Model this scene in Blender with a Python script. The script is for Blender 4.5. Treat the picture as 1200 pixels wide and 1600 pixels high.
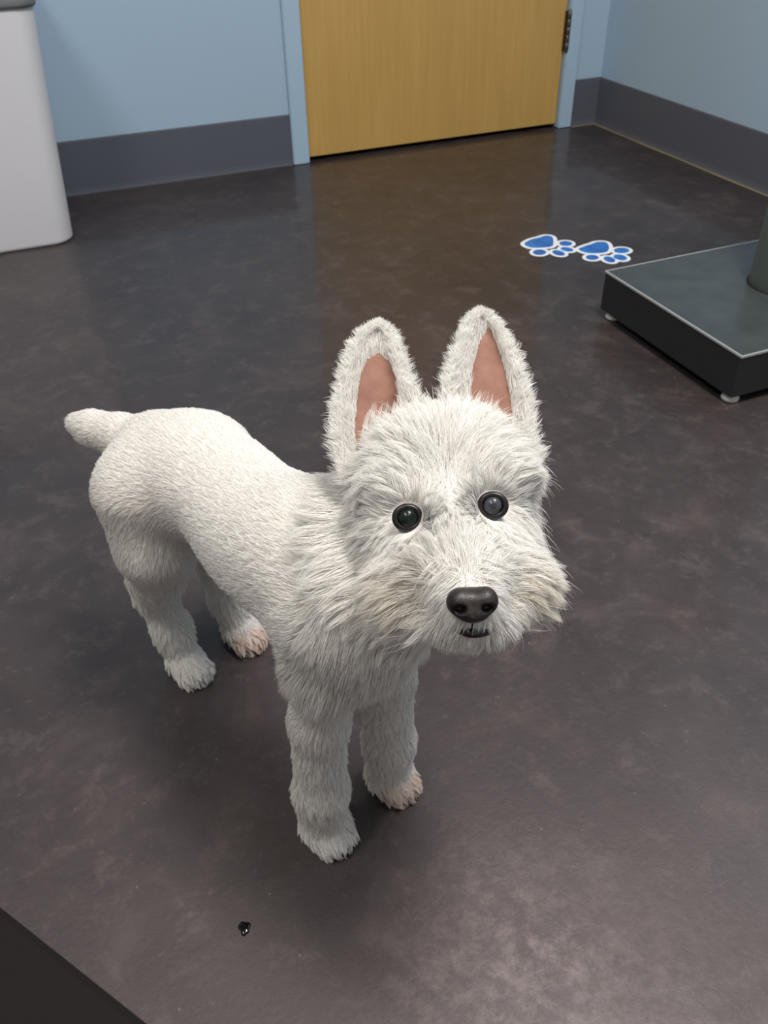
import bpy, bmesh, math, random
import numpy as np
from mathutils import Matrix, Vector
from mathutils.kdtree import KDTree

for o in list(bpy.data.objects):
    bpy.data.objects.remove(o)
scene = bpy.context.scene
COL = scene.collection
rng = np.random.default_rng(7)
random.seed(7)

# ------------------------------------------------------------------ camera
CAM_H = 0.80
FPX = 1314.2                                   # focal length in pixels of the 1200x1600 frame
RIGHT = np.array([0.92185634, -0.3871687, -0.01677133])
UP = np.array([0.25379505, 0.57045395, 0.78113402])
FWD = np.array([0.29286337, 0.72434983, -0.6241381])
EYE = np.array([0.0, 0.0, CAM_H])

cd = bpy.data.cameras.new('camera')
cd.sensor_fit = 'VERTICAL'
cd.sensor_height = 36.0
cd.sensor_width = 27.0
cd.lens = FPX / 1600.0 * 36.0
cd.clip_start = 0.02
cd.clip_end = 50
cd.dof.use_dof = True
cd.dof.focus_distance = 0.60
cd.dof.aperture_fstop = 18.0
cam = bpy.data.objects.new('camera', cd)
M = Matrix.Identity(4)
for i in range(3):
    M[i][0] = RIGHT[i]; M[i][1] = UP[i]; M[i][2] = -FWD[i]; M[i][3] = EYE[i]
cam.matrix_world = M
COL.objects.link(cam)
scene.camera = cam

# ------------------------------------------------------------------ light and exposure
w = bpy.data.worlds.new('world')
scene.world = w
w.use_nodes = True
w.node_tree.nodes['Background'].inputs[0].default_value = (0.75, 0.8, 0.9, 1)
w.node_tree.nodes['Background'].inputs[1].default_value = 0.02

def area(name, loc, sx, sy, power, col):
    l = bpy.data.lights.new(name, 'AREA')
    l.shape = 'RECTANGLE'; l.size = sx; l.size_y = sy
    l.energy = power; l.color = col
    o = bpy.data.objects.new(name, l)
    o.location = loc
    COL.objects.link(o)
    return o

CEIL = 2.70
area('unseen_ceiling_light', (0.86, 0.38, CEIL - 0.02), 0.6, 0.9, 58, (1.0, 0.96, 0.92))
area('unseen_ceiling_light', (-0.85, 0.5, CEIL - 0.02), 0.6, 0.9, 26, (1.0, 0.97, 0.92))  # lamp out of view, moved here and strengthened to fill the near-left floor
scene.view_settings.view_transform = 'Standard'
scene.view_settings.look = 'None'
scene.view_settings.gamma = 1.0
scene.view_settings.use_curve_mapping = False
scene.view_settings.exposure = 0.34

# ------------------------------------------------------------------ helpers
def lin(r, g, b):
    f = lambda c: (c / 255 / 12.92) if c / 255 <= 0.04045 else ((c / 255 + 0.055) / 1.055) ** 2.4
    return (f(r), f(g), f(b), 1.0)

def mat(name, col=(0.8, 0.8, 0.8, 1), rough=0.5, metal=0.0, spec=0.5):
    m = bpy.data.materials.new(name)
    m.use_nodes = True
    b = m.node_tree.nodes['Principled BSDF']
    b.inputs['Base Color'].default_value = col
    b.inputs['Roughness'].default_value = rough
    b.inputs['Metallic'].default_value = metal
    b.inputs['Specular IOR Level'].default_value = spec
    return m

class NT:
    """small wrapper that adds nodes and links"""
    def __init__(s, m):
        s.t = m.node_tree
        s.b = s.t.nodes['Principled BSDF']
        s.tc = s.t.nodes.new('ShaderNodeTexCoord')
    def n(s, typ, **kw):
        nd = s.t.nodes.new(typ)
        for k, v in kw.items():
            if hasattr(nd, k): setattr(nd, k, v)
            else: nd.inputs[k].default_value = v
        return nd
    def l(s, a, b): s.t.links.new(a, b)
    def mapping(s, scale, rot=(0, 0, 0)):
        mp = s.n('ShaderNodeMapping')
        mp.inputs['Scale'].default_value = scale
        mp.inputs['Rotation'].default_value = rot
        s.l(s.tc.outputs['Object'], mp.inputs['Vector'])
        return mp.outputs[0]
    def noise(s, vec, scale, detail=4, rough=0.55, dist=0.0):
        nd = s.n('ShaderNodeTexNoise')
        nd.inputs['Scale'].default_value = scale
        nd.inputs['Detail'].default_value = detail
        nd.inputs['Roughness'].default_value = rough
        nd.inputs['Distortion'].default_value = dist
        s.l(vec, nd.inputs['Vector'])
        return nd.outputs['Fac']
    def ramp(s, fac, stops):
        nd = s.n('ShaderNodeValToRGB')
        e = nd.color_ramp.elements
        while len(e) < len(stops): e.new(0.5)
        for el, (p, c) in zip(e, stops):
            el.position = p
            el.color = c if len(c) == 4 else (*c, 1)
        s.l(fac, nd.inputs['Fac'])
        return nd.outputs['Color']
    def mix(s, fac, a, b, mode='MIX'):
        nd = s.n('ShaderNodeMix', data_type='RGBA', blend_type=mode)
        for sock, v in ((nd.inputs['Factor'], fac), (nd.inputs[6], a), (nd.inputs[7], b)):
            if hasattr(v, 'is_output'): s.l(v, sock)
            else: sock.default_value = v
        return nd.outputs[2]
    def bump(s, h, strength, dist=0.002):
        nd = s.n('ShaderNodeBump')
        nd.inputs['Strength'].default_value = strength
        nd.inputs['Distance'].default_value = dist
        s.l(h, nd.inputs['Height'])
        s.l(nd.outputs[0], s.b.inputs['Normal'])

def link(name, me, m=None, parent=None):
    o = bpy.data.objects.new(name, me)
    COL.objects.link(o)
    if m: me.materials.append(m)
    if parent: o.parent = parent
    return o

def mesh_np(name, v, f, m=None, parent=None, smooth=True):
    me = bpy.data.meshes.new(name)
    me.from_pydata([tuple(map(float, p)) for p in v], [], [tuple(map(int, q)) for q in f])
    me.update()
    if smooth: me.polygons.foreach_set('use_smooth', [True] * len(me.polygons))
    return link(name, me, m, parent)

def tag(o, label=None, cat=None, group=None, kind=None):
    if label: o['label'] = label
    if cat: o['category'] = cat
    if group: o['group'] = group
    if kind: o['kind'] = kind
    return o

def empty(name, loc, label, cat, group=None):
    o = bpy.data.objects.new(name, None)
    o.empty_display_size = 0.05
    o.location = loc
    COL.objects.link(o)
    return tag(o, label, cat, group)

def box(name, lo, hi, m, parent=None, bevel=0.0, seg=2):
    """box given in world coordinates"""
    bm = bmesh.new()
    bmesh.ops.create_cube(bm, size=1)
    lo = Vector(lo); hi = Vector(hi)
    for v in bm.verts:
        v.co = Vector(((v.co.x + .5) * (hi.x - lo.x) + lo.x, (v.co.y + .5) * (hi.y - lo.y) + lo.y, (v.co.z + .5) * (hi.z - lo.z) + lo.z))
    if bevel: bmesh.ops.bevel(bm, geom=bm.edges[:], offset=bevel, segments=seg, affect='EDGES', profile=0.5)
    return bm_obj(name, bm, m, parent, smooth=False)

def bm_obj(name, bm, m, parent=None, smooth=True):
    if parent is not None:
        off = parent.location.copy()
        if parent.parent is not None: off += parent.parent.location
        for v in bm.verts: v.co -= off
    bmesh.ops.recalc_face_normals(bm, faces=bm.faces[:])
    me = bpy.data.meshes.new(name)
    bm.to_mesh(me); bm.free()
    if smooth: me.polygons.foreach_set('use_smooth', [True] * len(me.polygons))
    return link(name, me, m, parent)

def lathe(bm, cx, cy, prof, seg=48):
    rings = []
    for r, z in prof:
        rings.append([bm.verts.new((cx + r * math.cos(2 * math.pi * i / seg), cy + r * math.sin(2 * math.pi * i / seg), z)) for i in range(seg)])
    for a, b in zip(rings, rings[1:]):
        for i in range(seg): bm.faces.new((a[i], a[(i + 1) % seg], b[(i + 1) % seg], b[i]))
    bm.faces.new(rings[0][::-1]); bm.faces.new(rings[-1])

def view_ray(px, py): return RIGHT * (px - 600) / FPX + UP * (800 - py) / FPX + FWD
def on_plane(px, py, z=0.0):
    """point of the horizontal plane z seen at a pixel of the photograph"""
    d = view_ray(px, py)
    return EYE + d * (z - CAM_H) / d[2]
def at(px, py, t): return EYE + view_ray(px, py) * t
def to_px(P):
    d = np.asarray(P) - EYE
    z = d @ FWD
    return 600 + FPX * (d @ RIGHT) / z, 800 - FPX * (d @ UP) / z, z

# ------------------------------------------------------------------ materials of the room
def m_floor():
    m = mat('polished_concrete', rough=0.22, spec=0.74)
    t = NT(m)
    v = t.mapping((1, 1, 1))
    big = t.noise(v, 2.3, 5, 0.6, 0.4)
    mid = t.noise(v, 9, 6, 0.65, 0.8)
    fine = t.noise(v, 70, 4, 0.7)
    c = t.ramp(big, [(0.28, lin(30, 25, 26)), (0.5, lin(45, 38, 38)), (0.75, lin(66, 56, 55))])
    c2 = t.ramp(mid, [(0.3, lin(26, 22, 23)), (0.55, lin(46, 39, 39)), (0.8, lin(88, 76, 74))])
    c = t.mix(0.5, c, c2)
    c = t.mix(t.ramp(fine, [(0.62, (0, 0, 0)), (0.78, (0.35, 0.35, 0.35))]), c, lin(120, 112, 108))
    # pale specks and thin scratches worn into the sealer
    vo = t.n('ShaderNodeTexVoronoi'); vo.inputs['Scale'].default_value = 26
    t.l(v, vo.inputs['Vector'])
    c = t.mix(t.ramp(vo.outputs['Distance'], [(0.02, (0.3, 0.3, 0.3)), (0.05, (0, 0, 0))]), c, lin(140, 132, 128))
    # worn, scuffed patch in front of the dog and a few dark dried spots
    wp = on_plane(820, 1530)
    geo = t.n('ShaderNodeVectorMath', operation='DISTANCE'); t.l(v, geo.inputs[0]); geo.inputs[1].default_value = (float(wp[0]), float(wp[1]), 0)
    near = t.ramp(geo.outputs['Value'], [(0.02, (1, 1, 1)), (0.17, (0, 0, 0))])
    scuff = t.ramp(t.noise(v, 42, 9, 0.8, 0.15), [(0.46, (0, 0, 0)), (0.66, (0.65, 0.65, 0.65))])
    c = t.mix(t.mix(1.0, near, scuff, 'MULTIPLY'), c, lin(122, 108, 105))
    wide = t.ramp(t.noise(v, 16, 9, 0.8, 0.25), [(0.52, (0, 0, 0)), (0.72, (0.5, 0.5, 0.5))])
    c = t.mix(wide, c, lin(94, 84, 82))
    v2 = t.n('ShaderNodeTexVoronoi'); v2.inputs['Scale'].default_value = 8; t.l(t.mapping((1, 1.3, 1), (0, 0, .5)), v2.inputs['Vector'])
    c = t.mix(t.ramp(v2.outputs['Distance'], [(0.03, (0.6, 0.6, 0.6)), (0.07, (0, 0, 0))]), c, lin(22, 19, 19))
    t.b.inputs['Specular Tint'].default_value = (1.0, 0.87, 0.87, 1)
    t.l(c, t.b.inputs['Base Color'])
    r = t.ramp(t.mix(0.5, mid, fine), [(0.3, (0.44, 0.44, 0.44)), (0.7, (0.62, 0.62, 0.62))])
    t.l(r, t.b.inputs['Roughness'])
    pit = t.noise(v, 190, 3, 0.6, 0.5)
    sw = t.noise(v, 34, 5, 0.65, 1.0)
    t.bump(t.mix(0.55, t.mix(0.5, sw, pit), fine), 0.34, 0.0016)
    t.b.inputs['Coat Weight'].default_value = 0.4
    t.b.inputs['Coat Roughness'].default_value = 0.09
    t.b.inputs['Coat IOR'].default_value = 1.45
    return m

def m_paint(name, col):
    m = mat(name, col, 0.55, spec=0.35)
    t = NT(m)
    n = t.noise(t.mapping((1, 1, 1)), 140, 3)
    t.bump(n, 0.12, 0.0008)
    big = t.noise(t.mapping((1, 1, 1)), 1.7, 2)
    dk = tuple(c * 0.93 for c in col[:3]) + (1,)
    t.l(t.mix(big, dk, col), t.b.inputs['Base Color'])
    return m

def m_wood():
    m = mat('maple_veneer', rough=0.38)
    t = NT(m)
    v = t.mapping((26, 26, 1.3))
    g = t.noise(v, 2.2, 6, 0.6, 0.6)
    f = t.noise(t.mapping((160, 160, 3)), 2.0, 3)
    b = t.noise(t.mapping((5, 5, 1.5)), 1.2, 3)
    c = t.ramp(t.mix(0.4, g, f), [(0.3, lin(184, 146, 80)), (0.5, lin(194, 156, 88)), (0.72, lin(203, 167, 99))])
    c = t.mix(t.ramp(b, [(0.35, (0, 0, 0)), (0.7, (0.5, 0.5, 0.5))]), c, lin(186, 148, 84))
    t.l(c, t.b.inputs['Base Color'])
    t.bump(f, 0.08, 0.0006)
    return m

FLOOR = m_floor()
WALL = m_paint('blue_wall_paint', lin(165, 189, 209))
FRAMEP = m_paint('blue_frame_paint', lin(166, 192, 212))
CEILM = m_paint('white_ceiling_paint', lin(225, 225, 220))
WARM = m_paint('warm_wall_paint', lin(203, 199, 198))
BASE = m_paint('slate_vinyl_base', lin(88, 91, 102))
WOOD = m_wood()
DARK = mat('dark_gap', lin(16, 14, 14), 0.7)

# ------------------------------------------------------------------ the room
WY = 2.676                 # face of the back wall
WX = 1.925                 # face of the right wall
LX, FY = -2.3, -1.3        # walls out of view
D0, D1 = 0.853, 1.762      # door leaf
T0, T1 = 0.796, 1.816      # outer edges of the door frame
BH = 0.148
DH = 2.05
S = 'structure'
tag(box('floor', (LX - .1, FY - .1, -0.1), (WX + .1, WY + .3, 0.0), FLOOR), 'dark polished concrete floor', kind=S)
tag(box('ceiling', (LX - .1, FY - .1, CEIL), (WX + .1, WY + .3, CEIL + 0.1), CEILM), 'white ceiling', kind=S)
bm = bmesh.new()
def addbox(bm, lo, hi):
    vs = [bm.verts.new((x, y, z)) for x in (lo[0], hi[0]) for y in (lo[1], hi[1]) for z in (lo[2], hi[2])]
    for q in ((0, 1, 3, 2), (4, 6, 7, 5), (0, 4, 5, 1), (2, 3, 7, 6), (0, 2, 6, 4), (1, 5, 7, 3)):
        bm.faces.new([vs[i] for i in q])
addbox(bm, (LX, WY, 0), (T0 + .01, WY + .12, CEIL))
addbox(bm, (T1 - .01, WY, 0), (WX + .1, WY + .12, CEIL))
addbox(bm, (T0 + .01, WY, DH + .04), (T1 - .01, WY + .12, CEIL))
tag(bm_obj('wall_back', bm, WALL, smooth=False), 'pale blue painted wall around the wooden door', kind=S)
tag(box('wall_right', (WX, FY, 0), (WX + .1, WY, CEIL), WALL), 'pale blue painted wall right of the corner', kind=S)
tag(box('wall_left', (LX - .1, FY, 0), (LX, WY + .1, CEIL), WARM), 'warm beige painted side wall', kind=S)
tag(box('wall_front', (LX, FY - .1, 0), (WX, FY, CEIL), WARM), 'warm beige painted wall facing the door', kind=S)

def baseboard(name, p0, p1, nrm, label):
    """vinyl cove base: thin strip with rounded top and a flared toe"""
    prof = [(0, 0), (0.006, 0), (0.0052, 0.003), (0.0042, 0.008), (0.0033, 0.018), (0.003, BH - 0.004), (0.0022, BH - 0.001), (0.001, BH), (0, BH)]
    bm = bmesh.new()
    rows = []
    for p in (p0, p1):
        rows.append([bm.verts.new((p[0] + nrm[0] * d, p[1] + nrm[1] * d, z)) for d, z in prof])
    n = len(prof)
    for i in range(n): bm.faces.new((rows[0][i], rows[0][(i + 1) % n], rows[1][(i + 1) % n], rows[1][i]))
    bm.faces.new(rows[0]); bm.faces.new(rows[1][::-1])
    return tag(bm_obj(name, bm, BASE, smooth=False), label, kind=S)
baseboard('baseboard_left', (LX, WY), (T0, WY), (0, -1), 'dark slate vinyl baseboard left of the door')
baseboard('baseboard_back', (T1, WY), (WX, WY), (0, -1), 'short dark slate baseboard between door and corner')
baseboard('baseboard_right', (WX, FY), (WX, WY), (-1, 0), 'dark slate vinyl baseboard along the right wall')
baseboard('baseboard_front', (LX, FY), (WX, FY), (0, 1), 'dark slate vinyl baseboard facing the door')

# sealant bead along the foot of the walls, yellowed
CAULK = mat('yellowed_sealant', lin(120, 112, 84), 0.6)
def bead(name, p0, p1, label):
    bm = bmesh.new()
    d = Vector((p1[0] - p0[0], p1[1] - p0[1], 0)).normalized(); nx = Vector((d.y, -d.x, 0))
    rows = []
    for k in range(25):
        p = Vector((*p0, 0)).lerp(Vector((*p1, 0)), k / 24)
        wdt = 0.003 + 0.004 * abs(math.sin(k * 2.3))
        rows.append([bm.verts.new(p - nx * wdt), bm.verts.new(p + Vector((0, 0, 0.0022))), bm.verts.new(p + nx * wdt)])
    for a, b in zip(rows, rows[1:]):
        bm.faces.new((a[0], a[1], b[1], b[0])); bm.faces.new((a[1], a[2], b[2], b[1]))
    return tag(bm_obj(name, bm, CAULK), label, kind=S)
bead('trim_2', (WX - 0.012, 0.4), (WX - 0.012, WY - 0.012), 'yellowed sealant bead along the right wall')
bead('trim_3', (T1, WY - 0.013), (WX, WY - 0.013), 'yellowed sealant bead in the corner')

# door frame: two jambs, head, with a stop behind the leaf
def jamb(name, x0, x1, parent=None):
    bm = bmesh.new(); addbox(bm, (x0, WY - 0.014, 0), (x1, WY + 0.11, DH + 0.05))
    bmesh.ops.bevel(bm, geom=bm.edges[:], offset=0.003, segments=2, affect='EDGES')
    return bm_obj(name, bm, FRAMEP, parent, smooth=False)
fr = bpy.data.objects.new('trim_1', None); COL.objects.link(fr)
tag(fr, 'pale blue metal frame around the wooden door', kind=S)
jamb('door_jamb', T0, D0 - 0.004, fr)
jamb('door_jamb', D1 + 0.004, T1, fr)
box('frame_head', (T0, WY - 0.014, DH + 0.005), (T1, WY + 0.11, DH + 0.06), FRAMEP, fr)
box('door_stop', (D0 - 0.004, WY + 0.055, 0), (D0 + 0.014, WY + 0.10, DH + .01), FRAMEP, fr)
box('door_stop', (D1 - 0.014, WY + 0.055, 0), (D1 + 0.004, WY + 0.10, DH + .01), FRAMEP, fr)
box('gap_shade_strip', (D0 - 0.003, WY + 0.02, 0.0), (D1 + 0.003, WY + 0.30, 0.0015), DARK, fr)  # near-black strip: the shade under the door leaf put in as colour
box('gap_shade_panel', (D0 - 0.1, WY + 0.125, 0.0), (D1 + 0.1, WY + 0.14, 0.3), DARK, fr)  # near-black panel behind the leaf, stands in for the shade in the gap

dr = bpy.data.objects.new('door_1', None); dr.location = (D1, WY, 0); COL.objects.link(dr)
tag(dr, 'maple veneer door closed in its blue frame', kind=S)
box('door_leaf', (D0, WY + 0.003, 0.014), (D1, WY + 0.047, DH), WOOD, dr, bevel=0.0015, seg=1)
STEEL = mat('brushed_steel', lin(120, 118, 112), 0.35, 1.0)
t = NT(STEEL)
t.bump(t.noise(t.mapping((20, 20, 400)), 3, 2), 0.15, 0.0005)
HZ0, HZ1 = 0.243, 0.357
hg = box('hinge', (D1 - 0.006, WY - 0.004, HZ0), (D1 + 0.022, WY + 0.004, HZ1), STEEL, dr)
bm = bmesh.new()
for k in range(5):
    a = HZ0 + (HZ1 - HZ0) * k / 5 + 0.0006; b = HZ0 + (HZ1 - HZ0) * (k + 1) / 5 - 0.0006
    lathe(bm, D1 + 0.004, WY - 0.010, [(0.0066, a), (0.0072, a + .0008), (0.0072, b - .0008), (0.0066, b)], 16)
lathe(bm, D1 + 0.004, WY - 0.010, [(0.0045, HZ0 - 0.006), (0.0055, HZ0 - 0.003), (0.0055, HZ1 + 0.003), (0.004, HZ1 + 0.006)], 16)
bm_obj('hinge_knuckle', bm, STEEL, dr)
box('hinge', (D1 - 0.006, WY - 0.004, 1.70), (D1 + 0.022, WY + 0.004, 1.814), STEEL, dr)
bm = bmesh.new()
lathe(bm, D0 + 0.065, 0, [(0.026, -0.002), (0.028, -0.008), (0.012, -0.012), (0.012, -0.035), (0.026, -0.045), (0.028, -0.058), (0.02, -0.066)], 24)
for v in bm.verts: v.co = Vector((v.co.x, WY + 0.003 + v.co.z, 1.0 + v.co.y))
bm_obj('door_knob', bm, STEEL, dr)

# ------------------------------------------------------------------ waste bin
BINM = mat('white_bin_plastic', lin(214, 214, 218), 0.42)
LIDM = mat('grey_bin_lid', lin(120, 124, 126), 0.45)
NT(BINM).bump(NT(BINM).noise(NT(BINM).mapping((1, 1, 1)), 300, 2), 0.05, 0.0005)
def rrect(x0, x1, y0, y1, r, z, n=8):
    pts = []
    for cx, cy, a0 in ((x1 - r, y1 - r, 0), (x0 + r, y1 - r, 90), (x0 + r, y0 + r, 180), (x1 - r, y0 + r, 270)):
        for k in range(n + 1):
            a = math.radians(a0 + 90 * k / n)
            pts.append((cx + r * math.cos(a), cy + r * math.sin(a), z))
    return pts
def loft(bm, loops, cap0=True, cap1=True):
    rs = [[bm.verts.new(p) for p in lp] for lp in loops]
    n = len(rs[0])
    for a, b in zip(rs, rs[1:]):
        for i in range(n): bm.faces.new((a[i], a[(i + 1) % n], b[(i + 1) % n], b[i]))
    if cap0: bm.faces.new(rs[0][::-1])
    if cap1: bm.faces.new(rs[-1])
bn = empty('waste_bin', (-0.09, 2.45, 0), 'white tapered plastic waste bin with grey lid against the wall left of the door', 'bin')
X0, X1, Y0, Y1 = -0.25, 0.079, 2.283, 2.61
bm = bmesh.new()
loops = []
HB = 0.555
for z, g in ((0.0, -0.006), (0.004, -0.001), (0.010, 0.0), (0.2, 0.0125), (0.4, 0.026), (0.530, 0.036), (0.545, 0.037), (HB, 0.037)):
    loops.append(rrect(X0 - g, X1 + g, Y0 - g * .8, Y1 + g, 0.05, z))
loft(bm, loops)
bm_obj('bin_body', bm, BINM, bn)
bm = bmesh.new()
g = 0.040
loft(bm, [rrect(X0 - g, X1 + g, Y0 - g * .8, Y1 + g, 0.05, HB - 0.028), rrect(X0 - g - .004, X1 + g + .004, Y0 - g * .8 - .004, Y1 + g + .004, 0.052, HB - 0.020),
          rrect(X0 - g - .004, X1 + g + .004, Y0 - g * .8 - .004, Y1 + g + .004, 0.052, HB + 0.012), rrect(X0 - g + .01, X1 + g - .01, Y0 + .0, Y1 + .02, 0.05, HB + 0.03), rrect(X0, X1, Y0 + .05, Y1 - .03, 0.05, HB + 0.045)])
lid = bm_obj('lid', bm, LIDM, bn)
bm = bmesh.new()
loft(bm, [rrect(X0 + .06, X1 - .06, Y0 + .09, Y1 - .09, 0.02, HB + 0.044), rrect(X0 + .06, X1 - .06, Y0 + .09, Y1 - .09, 0.02, HB + 0.049)])
bm_obj('swing_flap', bm, LIDM, lid, smooth=False)

# ------------------------------------------------------------------ steel pedestal at the right
PTOP = mat('grey_enamel_top', lin(118, 126, 128), 0.35, 0.6)
t = NT(PTOP)
t.l(t.ramp(t.noise(t.mapping((1, 1, 1)), 14, 4), [(0.3, lin(82, 89, 91)), (0.7, lin(100, 107, 108))]), t.b.inputs['Base Color'])
PSIDE = mat('black_enamel_side', lin(40, 40, 42), 0.4)
NT(PSIDE).bump(NT(PSIDE).noise(NT(PSIDE).mapping((1, 1, 1)), 220, 2), 0.1, 0.0006)
EDGE = mat('bare_steel_edge', lin(176, 178, 176), 0.45, 0.2)
FOOT = mat('clear_plastic_foot', lin(205, 205, 200), 0.4)
PX0, PX1, PY0, PY1 = 1.052, 1.618, 0.955, 1.361
pd = empty('pedestal_stand', (1.335, 1.158, 0), 'black and grey metal pedestal base with round post at the right edge', 'pedestal')
box('base_box', (PX0 + .001, PY0 + .001, 0.017), (PX1 - .001, PY1 - .001, 0.0975), PSIDE, pd, bevel=0.002)
box('top_plate', (PX0 + .003, PY0 + .003, 0.0975), (PX1 - .003, PY1 - .003, 0.1), PTOP, pd, bevel=0.0008, seg=1)
bm = bmesh.new()
e = 0.0018
for lo, hi in (((PX0, PY0, .0965), (PX0 + .003, PY1, .1002)), ((PX1 - .003, PY0, .0965), (PX1, PY1, .1002)), ((PX0 + .003, PY0, .0965), (PX1 - .003, PY0 + .003, .1002)), ((PX0 + .003, PY1 - .003, .0965), (PX1 - .003, PY1, .1002))):
    addbox(bm, lo, hi)
bm_obj('edge_trim', bm, EDGE, pd, smooth=False)
for fx in (PX0 + .022, PX1 - .022):
    for fy in (PY0 + .022, PY1 - .022):
        bm = bmesh.new(); lathe(bm, fx, fy, [(0.014, 0), (0.016, 0.002), (0.016, 0.006), (0.011, 0.010), (0.008, 0.018)], 24)
        bm_obj('foot', bm, FOOT, pd)
POST = mat('painted_post', lin(146, 152, 142), 0.45, 0.0)
bm = bmesh.new(); lathe(bm, 1.329, 1.158, [(0.064, 0.1), (0.064, 0.80), (0.06, 0.806)], 64)
for f in bm.faces: f.smooth = True
bm_obj('post', bm, POST, pd)
bm = bmesh.new(); lathe(bm, 1.329, 1.158, [(0.0665, 0.1), (0.0675, 0.1015), (0.0665, 0.103)], 64)
bm_obj('weld_ring', bm, DARK, pd)
box('bracket_plate', (1.25, 1.07, 0.806), (1.42, 1.246, 0.812), PSIDE, pd)

# ------------------------------------------------------------------ stool edge in the near corner
SEATM = mat('dark_brown_seat', lin(20, 16, 15), 0.8, spec=0.15)
t = NT(SEATM); t.bump(t.noise(t.mapping((1, 1, 1)), 260, 3), 0.25, 0.0008)
LEGM = mat('black_stool_leg', lin(28, 27, 28), 0.4)
E0 = on_plane(0, 1410, 0.45); E1 = on_plane(240, 1600, 0.45)
ed = (E1 - E0); ed /= np.linalg.norm(ed)
en = np.array([ed[1], -ed[0], 0.0])             # away from the dog
if en[1] > 0: en = -en
mid = (E0 + E1) / 2 - ed * 0.02
ctr = mid + en * 0.19
st = empty('stool', (ctr[0], ctr[1], 0), 'dark brown stool seat cutting into the near left corner of the picture', 'stool')
st.rotation_euler.z = math.atan2(ed[1], ed[0])
hx, hy = 0.21, 0.19
bm = bmesh.new()
loft(bm, [rrect(-hx + .012, hx - .012, -hy + .012, hy - .012, .03, .405), rrect(-hx, hx, -hy, hy, .035, .412), rrect(-hx, hx, -hy, hy, .035, .440), rrect(-hx + .001, hx - .001, -hy + .001, hy - .001, .035, .448), rrect(-hx + .004, hx - .004, -hy + .004, hy - .004, .033, .45)])
bmesh.ops.recalc_face_normals(bm, faces=bm.faces[:])
me = bpy.data.meshes.new('seat'); bm.to_mesh(me); bm.free(); link('seat', me, SEATM, st)
for sx in (-1, 1):
    for sy in (-1, 1):
        bm = bmesh.new(); lathe(bm, sx * (hx - .04), sy * (hy - .04), [(0.011, 0), (0.013, 0.003), (0.016, 0.406)], 20)
        bmesh.ops.recalc_face_normals(bm, faces=bm.faces[:])
        me = bpy.data.meshes.new('leg'); bm.to_mesh(me); bm.free()
        me.polygons.foreach_set('use_smooth', [True] * len(me.polygons)); link('leg', me, LEGM, st)

# ------------------------------------------------------------------ paw print stickers
WHITEV = mat('white_vinyl', lin(232, 236, 240), 0.35)
BLUEV = mat('blue_vinyl', lin(40, 105, 180), 0.35)
t = NT(BLUEV)
t.l(t.ramp(t.noise(t.mapping((1, 1, 1)), 22, 3), [(0.35, lin(36, 84, 160)), (0.65, lin(44, 122, 200))]), t.b.inputs['Base Color'])
def smooth_loop(pts, n=6):
    """closed Catmull-Rom through the points"""
    out = []
    k = len(pts)
    for i in range(k):
        p0, p1, p2, p3 = (np.array(pts[(i + j) % k], float) for j in (-1, 0, 1, 2))
        for q in range(n):
            s = q / n
            out.append(0.5 * ((2 * p1) + (p2 - p0) * s + (2 * p0 - 5 * p1 + 4 * p2 - p3) * s * s + (3 * p1 - p0 - 3 * p2 + p3) * s ** 3))
    return np.array(out)
def ell(cx, cy, rx, ry, ang):
    a = np.linspace(0, 2 * np.pi, 24, endpoint=False); c, s = math.cos(math.radians(ang)), math.sin(math.radians(ang))
    x, y = rx * np.cos(a), ry * np.sin(a)
    return np.stack([cx + x * c - y * s, cy + x * s + y * c], 1)
def to_floor(loop):
    return np.array([on_plane(780 + x / 2.857, 300 + y / 2.857, 0.0)[:2] for x, y in loop])
def dilate(poly, d):
    n = len(poly)
    area2 = np.sum(poly[:, 0] * np.roll(poly[:, 1], -1) - np.roll(poly[:, 0], -1) * poly[:, 1])
    e = np.roll(poly, -1, 0) - np.roll(poly, 1, 0)
    e /= np.linalg.norm(e, axis=1)[:, None] + 1e-9
    nn = np.stack([e[:, 1], -e[:, 0]], 1) * (1 if area2 > 0 else -1)
    return poly + nn * d
def slab(bm, poly, z0, z1):
    a = [bm.verts.new((x, y, z0)) for x, y in poly]; b = [bm.verts.new((x, y, z1)) for x, y in poly]
    n = len(a)
    for i in range(n): bm.faces.new((a[i], a[(i + 1) % n], b[(i + 1) % n], b[i]))
    bm.faces.new(a[::-1]); bm.faces.new(b)
prints = [
    ([(112, 233), (138, 215), (175, 205), (208, 196), (236, 202), (242, 224), (234, 243), (190, 249), (140, 248)],
     [(180, 270, 30, 12, 0), (265, 273, 29, 11, 12), (302, 257, 29, 9, 8), (297, 231, 29, 11, 2)],
     'blue paw print floor sticker with white outline, the one farther from the pedestal'),
    ([(355, 257), (378, 244), (410, 234), (436, 225), (475, 226), (490, 246), (480, 267), (440, 274), (390, 272)],
     [(415, 293, 29, 11, 2), (492, 302, 27, 12, 14), (540, 293, 31, 12, 10), (546, 262, 35, 12, 0)],
     'blue paw print floor sticker with white outline, the one nearer the pedestal')]
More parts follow.
